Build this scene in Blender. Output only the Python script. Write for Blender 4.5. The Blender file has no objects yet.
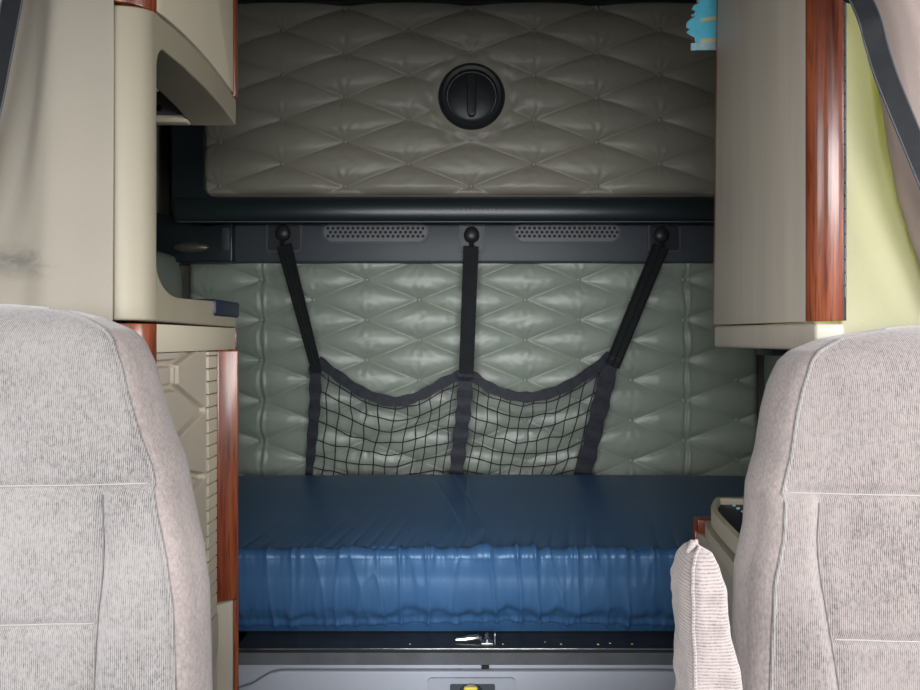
import bpy, bmesh, math, random
import numpy as np
from mathutils import Vector, Matrix, noise
random.seed(4)
SC = bpy.context.scene
COL = SC.collection
CZ = 1.2                      # eye height above the sleeper floor
F = 700.0                     # focal length in pixels of a 920 px wide frame
HY, VX = 340.0, 460.0

def P(x, y, Y):               # photo position at a known distance -> point in the cab
    return Vector(((x - VX) / F * Y, Y, CZ + (HY - y) / F * Y))

# ------------------------------------------------------------------ materials
def rgb(r, g, b):
    f = lambda c: ((c / 255) / 12.92) if c / 255 <= .04045 else ((c / 255 + .055) / 1.055) ** 2.4
    return (f(r), f(g), f(b), 1)

def mat(name, col, rough=.5, var=.08, vscale=(6, 6, 6), bump=0., bscale=60, coat=0., metal=0., sheen=0., spec=.5, aniso=None):
    m = bpy.data.materials.new(name); m.use_nodes = True
    nt = m.node_tree; N = nt.nodes; L = nt.links
    b = N['Principled BSDF']
    b.inputs['Roughness'].default_value = rough
    b.inputs['Metallic'].default_value = metal
    b.inputs['Coat Weight'].default_value = coat
    b.inputs['Coat Roughness'].default_value = .12
    b.inputs['Sheen Weight'].default_value = sheen
    b.inputs['Specular IOR Level'].default_value = spec
    tc = N.new('ShaderNodeTexCoord'); mp = N.new('ShaderNodeMapping')
    mp.inputs['Scale'].default_value = vscale
    L.new(tc.outputs['Object'], mp.inputs['Vector'])
    n = N.new('ShaderNodeTexNoise'); n.inputs['Scale'].default_value = 1.; n.inputs['Detail'].default_value = 6
    L.new(mp.outputs['Vector'], n.inputs['Vector'])
    r = N.new('ShaderNodeValToRGB')
    c = col if len(col) == 4 else (*col, 1)
    lo = tuple(x * (1 - var) for x in c[:3]) + (1,); hi = tuple(min(1, x * (1 + var)) for x in c[:3]) + (1,)
    r.color_ramp.elements[0].position = .3; r.color_ramp.elements[0].color = lo
    r.color_ramp.elements[1].position = .7; r.color_ramp.elements[1].color = hi
    L.new(n.outputs['Fac'], r.inputs['Fac']); L.new(r.outputs['Color'], b.inputs['Base Color'])
    if bump:
        mp2 = N.new('ShaderNodeMapping')
        mp2.inputs['Scale'].default_value = aniso if aniso else (bscale,) * 3
        L.new(tc.outputs['Object'], mp2.inputs['Vector'])
        n2 = N.new('ShaderNodeTexNoise'); n2.inputs['Scale'].default_value = 1.; n2.inputs['Detail'].default_value = 4
        L.new(mp2.outputs['Vector'], n2.inputs['Vector'])
        bp = N.new('ShaderNodeBump'); bp.inputs['Strength'].default_value = bump; bp.inputs['Distance'].default_value = .002
        L.new(n2.outputs['Fac'], bp.inputs['Height']); L.new(bp.outputs['Normal'], b.inputs['Normal'])
    m['nodes'] = 1
    return m

def wood_mat():
    m = bpy.data.materials.new('cherry_wood'); m.use_nodes = True
    nt = m.node_tree; N = nt.nodes; L = nt.links; b = N['Principled BSDF']
    tc = N.new('ShaderNodeTexCoord'); mp = N.new('ShaderNodeMapping'); mp.inputs['Scale'].default_value = (45, 45, 2.6)
    L.new(tc.outputs['Object'], mp.inputs['Vector'])
    n = N.new('ShaderNodeTexNoise'); n.inputs['Scale'].default_value = 1.; n.inputs['Detail'].default_value = 9; n.inputs['Distortion'].default_value = .6
    L.new(mp.outputs['Vector'], n.inputs['Vector'])
    mp3 = N.new('ShaderNodeMapping'); mp3.inputs['Scale'].default_value = (300, 300, 14)
    L.new(tc.outputs['Object'], mp3.inputs['Vector'])
    n3 = N.new('ShaderNodeTexNoise'); n3.inputs['Scale'].default_value = 1.; n3.inputs['Detail'].default_value = 3
    L.new(mp3.outputs['Vector'], n3.inputs['Vector'])
    r = N.new('ShaderNodeValToRGB'); e = r.color_ramp.elements
    e[0].position = .28; e[0].color = rgb(66, 28, 16)
    e[1].position = .72; e[1].color = rgb(158, 86, 52)
    k = e.new(.5); k.color = rgb(122, 58, 35)
    L.new(n.outputs['Fac'], r.inputs['Fac'])
    r3 = N.new('ShaderNodeValToRGB'); r3.color_ramp.elements[0].position = .36; r3.color_ramp.elements[0].color = (.35, .25, .2, 1)
    r3.color_ramp.elements[1].position = .5; r3.color_ramp.elements[1].color = (1, 1, 1, 1)
    L.new(n3.outputs['Fac'], r3.inputs['Fac'])
    mx = N.new('ShaderNodeMix'); mx.data_type = 'RGBA'; mx.blend_type = 'MULTIPLY'; mx.inputs['Factor'].default_value = .7
    L.new(r.outputs['Color'], mx.inputs['A']); L.new(r3.outputs['Color'], mx.inputs['B'])
    L.new(mx.outputs['Result'], b.inputs['Base Color'])
    b.inputs['Roughness'].default_value = .32; b.inputs['Coat Weight'].default_value = .4; b.inputs['Coat Roughness'].default_value = .16
    return m

def seat_mat(name, c1, c2, ribs=2900., along=(1, 0, 0), ribstr=.5):
    """Velour knit: fine vertical ribs plus a mottled pile."""
    m = bpy.data.materials.new(name); m.use_nodes = True
    nt = m.node_tree; N = nt.nodes; L = nt.links; b = N['Principled BSDF']
    b.inputs['Roughness'].default_value = .85; b.inputs['Sheen Weight'].default_value = .35; b.inputs['Specular IOR Level'].default_value = .2
    tc = N.new('ShaderNodeTexCoord')
    mp = N.new('ShaderNodeMapping'); mp.inputs['Scale'].default_value = (260, 260, 160)
    L.new(tc.outputs['Object'], mp.inputs['Vector'])
    n = N.new('ShaderNodeTexNoise'); n.inputs['Scale'].default_value = 1.; n.inputs['Detail'].default_value = 5; n.inputs['Roughness'].default_value = .7
    L.new(mp.outputs['Vector'], n.inputs['Vector'])
    big = N.new('ShaderNodeTexNoise'); big.inputs['Scale'].default_value = 9.; big.inputs['Detail'].default_value = 4
    L.new(tc.outputs['Object'], big.inputs['Vector'])
    w = N.new('ShaderNodeTexWave'); w.wave_type = 'BANDS'; w.bands_direction = 'X' if along[0] else 'Z'
    w.inputs['Scale'].default_value = ribs / 20.; w.inputs['Distortion'].default_value = 1.2; w.inputs['Detail'].default_value = 3; w.inputs['Detail Scale'].default_value = 1.
    L.new(tc.outputs['Object'], w.inputs['Vector'])
    a1 = N.new('ShaderNodeMath'); a1.operation = 'MULTIPLY_ADD'; a1.inputs[1].default_value = ribstr
    L.new(w.outputs['Fac'], a1.inputs[0]); L.new(n.outputs['Fac'], a1.inputs[2])
    a2 = N.new('ShaderNodeMath'); a2.operation = 'MULTIPLY_ADD'; a2.inputs[1].default_value = .5
    L.new(big.outputs['Fac'], a2.inputs[0]); L.new(a1.outputs[0], a2.inputs[2])
    r = N.new('ShaderNodeValToRGB')
    r.color_ramp.elements[0].position = .45 + ribstr * .15; r.color_ramp.elements[0].color = c1
    r.color_ramp.elements[1].position = .98 + ribstr * .3; r.color_ramp.elements[1].color = c2
    L.new(a2.outputs[0], r.inputs['Fac']); L.new(r.outputs['Color'], b.inputs['Base Color'])
    bp = N.new('ShaderNodeBump'); bp.inputs['Strength'].default_value = .6; bp.inputs['Distance'].default_value = .0012
    L.new(a1.outputs[0], bp.inputs['Height']); L.new(bp.outputs['Normal'], b.inputs['Normal'])
    return m

def cloth_mat(name, col, trans, stain=None):
    """Thin vinyl-backed curtain cloth; part of the light outside comes through."""
    m = mat(name, col, .75, .06, (3, 3, 3), .25, 150, sheen=.1, spec=.3)
    nt = m.node_tree; N = nt.nodes; L = nt.links; b = N['Principled BSDF']
    out = [n for n in N if n.type == 'OUTPUT_MATERIAL'][0]
    src = b.inputs['Base Color'].links[0].from_socket
    if stain:
        tc = N.new('ShaderNodeTexCoord'); mp = N.new('ShaderNodeMapping'); mp.inputs['Scale'].default_value = (9, 9, 16)
        L.new(tc.outputs['Object'], mp.inputs['Vector'])
        n = N.new('ShaderNodeTexNoise'); n.inputs['Scale'].default_value = 1.; n.inputs['Detail'].default_value = 7; n.inputs['Roughness'].default_value = .7
        L.new(mp.outputs['Vector'], n.inputs['Vector'])
        sep = N.new('ShaderNodeSeparateXYZ'); L.new(tc.outputs['Object'], sep.inputs[0])
        # band of scuffs at one height
        d = N.new('ShaderNodeMath'); d.operation = 'SUBTRACT'; d.inputs[1].default_value = stain
        L.new(sep.outputs['Z'], d.inputs[0])
        ab = N.new('ShaderNodeMath'); ab.operation = 'ABSOLUTE'; L.new(d.outputs[0], ab.inputs[0])
        mr = N.new('ShaderNodeMapRange'); mr.inputs['From Min'].default_value = 0; mr.inputs['From Max'].default_value = .035
        mr.inputs['To Min'].default_value = 1; mr.inputs['To Max'].default_value = 0
        L.new(ab.outputs[0], mr.inputs['Value'])
        xr = N.new('ShaderNodeMapRange'); xr.inputs['From Min'].default_value = -.66; xr.inputs['From Max'].default_value = -.60
        xr.inputs['To Min'].default_value = 1; xr.inputs['To Max'].default_value = 0
        L.new(sep.outputs['X'], xr.inputs['Value'])
        mu = N.new('ShaderNodeMath'); mu.operation = 'MULTIPLY'; L.new(mr.outputs[0], mu.inputs[0]); L.new(xr.outputs[0], mu.inputs[1])
        th = N.new('ShaderNodeMapRange'); th.inputs['From Min'].default_value = .42; th.inputs['From Max'].default_value = .58
        L.new(n.outputs['Fac'], th.inputs['Value'])
        mu2 = N.new('ShaderNodeMath'); mu2.operation = 'MULTIPLY'; L.new(mu.outputs[0], mu2.inputs[0]); L.new(th.outputs[0], mu2.inputs[1])
        mx = N.new('ShaderNodeMix'); mx.data_type = 'RGBA'
        L.new(mu2.outputs[0], mx.inputs['Factor']); L.new(src, mx.inputs['A']); mx.inputs['B'].default_value = (.13, .12, .11, 1)
        L.new(mx.outputs['Result'], b.inputs['Base Color']); src = mx.outputs['Result']
    if trans:
        t = N.new('ShaderNodeBsdfTranslucent'); L.new(src, t.inputs['Color'])
        ms = N.new('ShaderNodeMixShader'); ms.inputs['Fac'].default_value = trans
        L.new(b.outputs[0], ms.inputs[1]); L.new(t.outputs[0], ms.inputs[2]); L.new(ms.outputs[0], out.inputs['Surface'])
    return m

M = {}
M['beige'] = mat('beige_plastic', rgb(196, 187, 166), .5, .05, (4, 4, 2), .35, 1, aniso=(900, 900, 900))
M['beige_grain'] = mat('beige_brushed_vinyl', rgb(147, 140, 122), .5, .05, (12, 12, 1.2), .3, 1, aniso=(120, 120, 700))
M['panel'] = mat('taupe_door_laminate', rgb(172, 164, 152), .42, .07, (30, 30, 1.5), .15, 1, aniso=(90, 90, 8))
M['hex'] = mat('taupe_vinyl', rgb(182, 172, 156), .5, .05, (8, 8, 8), .2, 300)
M['wood'] = wood_mat()
M['quilt'] = mat('grey_green_vinyl', rgb(138, 147, 137), .36, .06, (5, 5, 5), .2, 380, spec=.5)
M['quilt_up'] = mat('olive_grey_vinyl', rgb(142, 139, 127), .40, .06, (5, 5, 5), .2, 380, spec=.45)
M['black_teal'] = mat('dark_teal_plastic', rgb(30, 40, 44), .32, .1, (5, 5, 5), .1, 500)
M['strip'] = mat('charcoal_plastic', rgb(62, 67, 74), .48, .06, (5, 5, 5), .2, 700)
M['grille'] = mat('grey_grille_plastic', rgb(96, 100, 104), .5, .05)
M['black'] = mat('black_plastic', rgb(36, 38, 42), .40, .1, (9, 9, 9), .15, 600)
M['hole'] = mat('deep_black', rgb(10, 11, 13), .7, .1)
M['web'] = mat('black_webbing', rgb(24, 26, 30), .7, .2, (40, 40, 40), .6, 1, aniso=(700, 200, 200), spec=.25)
M['satin'] = mat('black_satin_binding', rgb(34, 37, 46), .6, .35, (60, 60, 90), .5, 220, spec=.3)
M['cord'] = mat('black_cord', rgb(22, 24, 28), .6, .1)
M['blue'] = mat('navy_nylon', rgb(50, 84, 122), .38, .07, (2, 8, 3), .12, 1, aniso=(260, 260, 260), spec=.6)
M['blue'].node_tree.nodes['Principled BSDF'].inputs['Specular Tint'].default_value = (.6, .8, 1, 1)
M['grey'] = mat('grey_moulded_plastic', rgb(150, 155, 166), .5, .05, (4, 4, 4), .2, 500)
M['rail'] = mat('dark_grey_rail', rgb(82, 84, 88), .4, .15, (20, 4, 20), .2, 200)
M['metal'] = mat('brushed_steel', rgb(190, 190, 186), .28, .08, (30, 30, 30), metal=1.)
M['darkmetal'] = mat('dull_silver', rgb(120, 118, 112), .4, .1, (20, 20, 20), metal=.7)
M['yellow'] = mat('yellow_plastic', rgb(214, 196, 60), .45, .08)
M['navy_tray'] = mat('navy_rubber_tray', rgb(26, 36, 58), .45, .1)
M['crumb'] = mat('pale_crumb', rgb(200, 190, 160), .8, .2)
M['seat'] = seat_mat('seat_velour', rgb(46, 44, 44), rgb(129, 125, 124), ribstr=.35)
M['seat_side'] = seat_mat('seat_side_velour', rgb(96, 89, 87), rgb(142, 132, 129), ribstr=.05)
M['seat_b'] = seat_mat('seat_velour_driver', rgb(45, 42, 42), rgb(129, 121, 119), ribstr=.35)
M['arm'] = seat_mat('armrest_knit', rgb(78, 71, 70), rgb(144, 134, 132), ribs=1900, along=(0, 0, 1), ribstr=.45)
M['thread'] = mat('pale_thread', rgb(140, 137, 134), .8, .08)
M['thread_dark'] = mat('grey_thread', rgb(96, 92, 90), .8, .08)
M['curtain'] = cloth_mat('beige_curtain', rgb(141, 135, 124), 0., stain=CZ + (HY - 259) / F * 1.085)
M['curtain_r'] = cloth_mat('cream_curtain', rgb(200, 196, 172), .45)
M['curtain_p'] = cloth_mat('mauve_curtain', rgb(170, 154, 149), .1)
M['shell'] = mat('grey_headliner', rgb(120, 118, 110), .9, .06)
M['carpet'] = mat('dark_carpet', rgb(60, 60, 62), .95, .2, (60, 60, 60), .8, 300)
M['tree'] = mat('blue_card', rgb(104, 216, 246), .5, .1, (40, 40, 40))
M['cream'] = mat('cream_print', rgb(226, 214, 160), .5, .1)
M['lightblue'] = mat('pale_blue_wrap', rgb(176, 212, 224), .25, .15, (60, 60, 60), spec=.8)

# ------------------------------------------------------------------ scene tree
ORIGIN = {}
def thing(name, label, cat, loc=(0, 0, 0), group=None, kind=None):
    o = bpy.data.objects.new(name, None); COL.objects.link(o)
    o.location = loc; o.empty_display_size = .05
    if label: o['label'] = label
    if cat: o['category'] = cat
    if group: o['group'] = group
    if kind: o['kind'] = kind
    ORIGIN[o.name] = Vector(loc)
    return o

def org(parent): return ORIGIN[parent.name] if parent else Vector((0, 0, 0))

def link_mesh(name, me, material, parent, smooth, label=None):
    if material: me.materials.append(material)
    if smooth is True:
        me.polygons.foreach_set('use_smooth', [True] * len(me.polygons))
    o = bpy.data.objects.new(name, me); COL.objects.link(o)
    if parent: o.parent = parent
    ORIGIN[o.name] = org(parent)
    if label: o['label'] = label
    if isinstance(smooth, float):
        me.polygons.foreach_set('use_smooth', [True] * len(me.polygons))
        me.set_sharp_from_angle(angle=math.radians(smooth))
    return o

def obj(name, bm, material, parent=None, smooth=35., label=None):
    bmesh.ops.recalc_face_normals(bm, faces=bm.faces)
    o0 = org(parent)
    for v in bm.verts: v.co -= o0
    me = bpy.data.meshes.new(name); bm.to_mesh(me); bm.free()
    return link_mesh(name, me, material, parent, smooth, label)

def grid_obj(name, pts, material, parent=None, label=None, closed_u=False, closed_v=False, thick=0.):
    """pts: array (nv, nu, 3) of world points."""
    pts = np.asarray(pts, dtype=float); nv, nu = pts.shape[:2]
    o0 = np.array(org(parent)); V = (pts - o0).reshape(-1, 3)
    idx = np.arange(nv * nu).reshape(nv, nu)
    def roll(a, ax): return np.roll(a, -1, ax)
    A = idx; B = roll(idx, 1); C_ = roll(roll(idx, 1), 0); D = roll(idx, 0)
    sl = (slice(None) if closed_v else slice(0, -1), slice(None) if closed_u else slice(0, -1))
    Fc = np.stack([A[sl], B[sl], C_[sl], D[sl]], -1).reshape(-1, 4)
    me = bpy.data.meshes.new(name); me.from_pydata(V.tolist(), [], Fc.tolist()); me.update()
    o = link_mesh(name, me, material, parent, True, label)
    if thick:
        s = o.modifiers.new('thickness', 'SOLIDIFY'); s.thickness = thick; s.offset = -1
    return o

def tag(o, label, cat, group=None, kind=None):
    o['label'] = label; o['category'] = cat
    if group: o['group'] = group
    if kind: o['kind'] = kind
    return o

def struct(name, bm, m, label=None, smooth=35.):
    o = obj(name, bm, m, None, smooth); o['kind'] = 'structure'
    if label: o['label'] = label
    return o

# ------------------------------------------------------------------ shapes
def box(bm, x0, x1, y0, y1, z0, z1, bev=0., seg=2):
    r = bmesh.ops.create_cube(bm, size=1.)
    vs = r['verts']
    for v in vs:
        v.co = Vector((x0 + (v.co.x + .5) * (x1 - x0), y0 + (v.co.y + .5) * (y1 - y0), z0 + (v.co.z + .5) * (z1 - z0)))
    if bev:
        es = list({e for v in vs for e in v.link_edges})
        bmesh.ops.bevel(bm, geom=es, offset=bev, segments=seg, affect='EDGES', profile=.5)
    return bm

def nb(): return bmesh.new()

def prism(bm, pts, ext, bev_edge=None, bev=0., seg=3):
    """polygon (list of Vectors) swept along ext; bevels every edge when bev."""
    vs = [bm.verts.new(p) for p in pts]
    f = bm.faces.new(vs)
    r = bmesh.ops.extrude_face_region(bm, geom=[f])
    nv = [g for g in r['geom'] if isinstance(g, bmesh.types.BMVert)]
    for v in nv: v.co += Vector(ext)
    if bev:
        es = list({e for v in vs + nv for e in v.link_edges})
        bmesh.ops.bevel(bm, geom=es, offset=bev, segments=seg, affect='EDGES', profile=.5, clamp_overlap=True)
    return bm

def tube(bm, pts, r, n=8, closed=False, cap=True):
    pts = [Vector(p) for p in pts]; rings = []
    m = len(pts); up = None
    for i, p in enumerate(pts):
        a = pts[i - 1] if (i > 0 or closed) else p
        b = pts[(i + 1) % m] if (i < m - 1 or closed) else p
        t = (b - a).normalized()
        if up is None:
            up = Vector((0, 0, 1)) if abs(t.z) < .9 else Vector((1, 0, 0))
        s = t.cross(up); 
        if s.length < 1e-6: s = t.orthogonal()
        s.normalize(); up = s.cross(t).normalized()
        rr = r[i] if hasattr(r, '__len__') else r
        rings.append([bm.verts.new(p + (s * math.cos(2 * math.pi * k / n) + up * math.sin(2 * math.pi * k / n)) * rr) for k in range(n)])
    for i in range(m if closed else m - 1):
        A, B = rings[i], rings[(i + 1) % m]
        for k in range(n):
            bm.faces.new((A[k], A[(k + 1) % n], B[(k + 1) % n], B[k]))
    if cap and not closed:
        bm.faces.new(rings[0][::-1]); bm.faces.new(rings[-1])
    return bm

def ribbon(bm, pts, width, thick, across=None):
    """flat strap along pts; width direction in the XZ plane, perpendicular to the run (or `across`)."""
    pts = [Vector(p) for p in pts]; rings = []
    for i, p in enumerate(pts):
        t = (pts[min(i + 1, len(pts) - 1)] - pts[max(i - 1, 0)]).normalized()
        s = Vector(across) if across else t.cross(Vector((0, 1, 0))).normalized()
        n = s.cross(t).normalized()
        w = width[i] if hasattr(width, '__len__') else width
        ring = []
        for (a, b) in ((-.5, -.5), (-.3, -.5), (-.1, -.5), (.1, -.5), (.3, -.5), (.5, -.5), (.5, .5), (.3, .5), (.1, .5), (-.1, .5), (-.3, .5), (-.5, .5)):
            ring.append(bm.verts.new(p + s * w * a + n * thick * b))
        rings.append(ring)
    k = 12
    for A, B in zip(rings, rings[1:]):
        for j in range(k): bm.faces.new((A[j], A[(j + 1) % k], B[(j + 1) % k], B[j]))
    bm.faces.new(rings[0][::-1]); bm.faces.new(rings[-1])
    return bm

def lathe(bm, centre, prof, axis='y', n=48):
    """prof: list of (radius, height along axis)."""
    c = Vector(centre); rings = []
    for (r, h) in prof:
        ring = []
        for k in range(n):
            a = 2 * math.pi * k / n; u, v = r * math.cos(a), r * math.sin(a)
            ring.append(bm.verts.new(c + (Vector((u, h, v)) if axis == 'y' else Vector((u, v, h)))))
        rings.append(ring)
    for A, B in zip(rings, rings[1:]):
        for k in range(n): bm.faces.new((A[k], A[(k + 1) % n], B[(k + 1) % n], B[k]))
    bm.faces.new(rings[0]); bm.faces.new(rings[-1][::-1])
    return bm

def plate(bm, outer, holes, to3d, ext):
    """flat plate with holes (2-D loops) mapped by to3d and given depth ext."""
    edges = []
    for lp in [outer] + holes:
        vs = [bm.verts.new(to3d(p)) for p in lp]
        edges += [bm.edges.new((vs[i], vs[(i + 1) % len(vs)])) for i in range(len(vs))]
    r = bmesh.ops.triangle_fill(bm, edges=edges, use_beauty=True)
    fs = [g for g in r['geom'] if isinstance(g, bmesh.types.BMFace)]
    r = bmesh.ops.extrude_face_region(bm, geom=fs)
    for g in r['geom']:
        if isinstance(g, bmesh.types.BMVert): g.co += Vector(ext)
    return bm

def stadium(cx, cz, w, h, n=12):
    r = h / 2; out = []
    for k in range(n + 1):
        a = -math.pi / 2 + math.pi * k / n; out.append((cx + w / 2 - r + r * math.cos(a), cz + r * math.sin(a)))
    for k in range(n + 1):
        a = math.pi / 2 + math.pi * k / n; out.append((cx - w / 2 + r + r * math.cos(a), cz + r * math.sin(a)))
    return out

def rrect(x0, x1, z0, z1, r, n=6):
    out = []
    for (cx, cz, a0) in ((x1 - r, z0 + r, -90), (x1 - r, z1 - r, 0), (x0 + r, z1 - r, 90), (x0 + r, z0 + r, 180)):
        for k in range(n + 1):
            a = math.radians(a0 + 90 * k / n); out.append((cx + r * math.cos(a), cz + r * math.sin(a)))
    return out

# ================================================================== SHELL
WL, WR = -1.04, 1.13
WB = 2.52
ZC, ZF = 2.46, 0.0
def slab(name, x0, x1, y0, y1, z0, z1, m):
    return struct(name, box(nb(), x0, x1, y0, y1, z0, z1), m)
slab('floor', WL, WR, -.7, WB, -.05, ZF, M['carpet'])
slab('ceiling', WL, WR, -.6, WB, ZC, ZC + .05, M['shell'])
slab('wall_back', WL, WR, WB, WB + .05, ZF, ZC, M['shell'])
bm = nb()
plate(bm, [(WL, ZF), (WR, ZF), (WR, ZC), (WL, ZC)], [rrect(-.92, 1.0, .85, 1.60, .08)], lambda p: (p[0], -.65, p[1]), (0, .05, 0))
struct('wall_front', bm, M['shell'])
# side walls with a door window each in the cab part
for nm, wn, xa, xb in (('wall_left', 'window_1', WL - .05, WL), ('wall_right', 'window_2', WR, WR + .05)):
    bm = nb()
    outer = [(-.6, ZF), (WB, ZF), (WB, ZC), (-.6, ZC)]
    hole = rrect(-.35, .72, 1.0, 1.72, .06)
    holes = [hole] + ([rrect(1.135, 1.30, 1.23, 2.0, .03)] if xa > 0 else [])
    plate(bm, outer, holes, lambda p, x=xa: (x, p[0], p[1]), (xb - xa, 0, 0))
    struct(nm, bm, M['shell'])

# ================================================================== QUILTING
def quilt(name, x0, x1, z0, z1, Yf, depth, a0, b0, da, db, m, parent, flat=None, pleats=(), res=.0042, flip=False, seed=0., side=None):
    """Diamond tufted vinyl. Lattice of buttons at (a0+i*da, b0+j*db), i+j even. Returns pad and the button spots."""
    nx = int((x1 - x0) / res); nz = int((z1 - z0) / res)
    X, Z = np.meshgrid(np.linspace(x0, x1, nx), np.linspace(z0, z1, nz))
    a = (X - a0) / da; b = (Z - b0) / db
    # slightly irregular seams
    wob = .05 * np.sin(a * 1.7 + b * .9 + seed) + .04 * np.sin(b * 2.3 - a * .7 + seed * 2)
    u = (a + b) / 2; v = (a - b) / 2
    su = np.abs(np.sin(np.pi * u)); sv = np.abs(np.sin(np.pi * v))
    pil = (su * sv) ** .38
    but = np.clip(np.sqrt(su ** 2 + sv ** 2), 0, 1) ** .8
    H = depth * (.62 * pil + .38 * but)
    # nearest button: radiating puckers
    bi = np.round(u); bj = np.round(v)
    ca = (bi + bj); cb = (bi - bj)
    dx = X - (a0 + ca * da); dz = Z - (b0 + cb * db)
    r = np.hypot(dx, dz); th = np.arctan2(dz, dx)
    ph = np.sin(ca * 12.9 + cb * 78.2 + seed) * 3
    H += .0011 * np.exp(-((r - .035) / .022) ** 2) * np.cos(9 * th + ph) * (.4 + .6 * np.abs(np.sin(th)))
    H += depth * .10 * wob
    # slow leather wrinkles
    H += .0006 * np.sin(X * 43 + 3 * np.sin(Z * 31 + seed)) * np.sin(Z * 57 + 2 * np.sin(X * 17))
    H += .0003 * np.sin(X * 91 + 5 * np.sin(Z * 23)) * np.sin(Z * 133 + 4 * np.sin(X * 29 + seed))
    for (px, wd, am) in pleats:
        H -= am * np.exp(-((X - px - .004 * np.sin(Z * 40)) / wd) ** 2)
        H += am * .6 * np.exp(-((X - px - .012 - .003 * np.sin(Z * 33)) / wd) ** 2)
    if flat:
        fx, fz, fr = flat
        rr = np.hypot(X - fx, Z - fz)
        t = np.clip((rr - fr) / (fr * .7), 0, 1); t = t * t * (3 - 2 * t)
        H = H * t + depth * .55 * (1 - t) + .0035 * np.exp(-((rr - fr * 1.25) / .012) ** 2) * np.sin(11 * np.arctan2(Z - fz, X - fx))
    e = np.minimum(np.minimum(X - x0, x1 - X), np.minimum(Z - z0, z1 - Z))
    ed = np.clip(e / .03, 0, 1); ed = np.sqrt(1 - (1 - ed) ** 2)
    H = H * ed + .004 * ed
    if side is None:
        pts = np.stack([X, Yf - H, Z], -1)
    else:                                       # X is read as distance along the side wall
        sx, sgn = side
        pts = np.stack([sx + sgn * H, X, Z], -1)
    pad = grid_obj(name, pts, m, parent)
    spots = []
    for i in range(-30, 31):
        for j in range(-30, 31):
            if (i + j) % 2: continue
            x = a0 + i * da; z = b0 + j * db
            if not (x0 + .012 < x < x1 - .012 and z0 + .012 < z < z1 - .012): continue
            if flat and math.hypot(x - flat[0], z - flat[1]) < flat[2] * 1.05: continue
            spots.append((x, z))
    return pad, spots

def button_mesh():
    bm = nb(); bmesh.ops.create_uvsphere(bm, u_segments=14, v_segments=8, radius=.0078)
    for v in bm.verts: v.co.y *= .62
    me = bpy.data.meshes.new('tuft_button'); bm.to_mesh(me); bm.free()
    me.polygons.foreach_set('use_smooth', [True] * len(me.polygons))
    return me
BUT = {}
def buttons(spots, Yf, m, parent, skip=lambda x, z: False):
    if m.name not in BUT:
        BUT[m.name] = button_mesh(); BUT[m.name].materials.append(m)
    for (x, z) in spots:
        if skip(x, z): continue
        o = bpy.data.objects.new('tuft_button', BUT[m.name]); COL.objects.link(o)
        o.parent = parent; o.location = Vector((x, Yf - .0105, z)) - org(parent)

# lower quilted wall behind the bed
YL = 2.49
s = YL / F
qw = thing('quilted_wall_panel', 'grey-green diamond-tufted vinyl panel on the back wall above the blue mattress', 'wall panel', (0, WB - .005, CZ - .6))
x0, x1 = -.96, 1.055
z1 = CZ + (HY - 258) * s; z0 = CZ - .66
bm = nb(); box(bm, x0, x1, YL - .002, WB - .001, z0, z1)
obj('backing_board', bm, M['shell'], qw)
pad, sp = quilt('vinyl_pad', x0, x1, z0, z1, YL - .002, .03, (367.3 - VX) * s, CZ + (HY - 280) * s, 52.5 * s, 20 * s, M['quilt'], qw,
                pleats=(((263 - VX) * s, .005, .006), ((683 - VX) * s, .005, .006)), seed=1.3)
buttons(sp, YL - .004, M['quilt'], qw, skip=lambda x, z: z < CZ - .53)
# padded returns on the two side walls at the bed
for nm, sx, sgn, ya, yb, lab in (('quilted_side_panel', WL + .001, 1, 1.72, 2.45, 'padded grey-green vinyl side panel seen through the open shelf beside the back wall'),
                     ('quilted_side_panel', WR - .001, -1, 1.72, 2.45, 'plain dark grey-green side panel under the tall cabinet, between quilting and seat')):
    t = thing(nm, lab, 'wall panel', (sx, yb, CZ - .6))
    xa, xb = (sx, sx + .045) if sgn > 0 else (sx - .045, sx)
    obj('backing_board', box(nb(), xa, xb, ya, yb, ZF, z1), M['shell'], t)
    quilt('vinyl_pad', ya, yb, z0, z1, 0, .03, 1.9, CZ - .1, .37, .14, M['quilt'], t, side=(sx + sgn * .045, sgn), seed=2.1, res=.008)

# ================================================================== UPPER BUNK (folded up against the back wall)
YU = 2.385
s = YU / F
ub = thing('upper_bunk', 'folded-up upper bunk with olive-grey tufted underside and round black latch', 'bunk', (0, WB - .005, CZ + .4))
bx0, bx1 = -.875, .99
bz0 = CZ + (HY - 197) * s; bz1 = CZ + (HY - 1.5) * s
quilt_x0 = (204 - VX) * s
kx, kz = (471.5 - VX) * s, CZ + (HY - 99) * s
cush = thing('dummy', None, None)
bpy.data.objects.remove(cush)
bm = nb(); box(bm, bx0, bx1, YU - .004, YU + .08, bz0, bz1, .006)
cu = obj('bunk_underside', bm, M['shell'], ub)
pad, sp = quilt('tufted_vinyl', quilt_x0, bx1, bz0 + .004, bz1, YU - .004, .03, (471 - VX) * s, CZ + (HY - 10.2) * s, 62.4 * s, 22.15 * s, M['quilt_up'], cu,
                flat=(kx, kz, .115), seed=.4)
buttons(sp, YU - .006, M['quilt_up'], cu)
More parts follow.
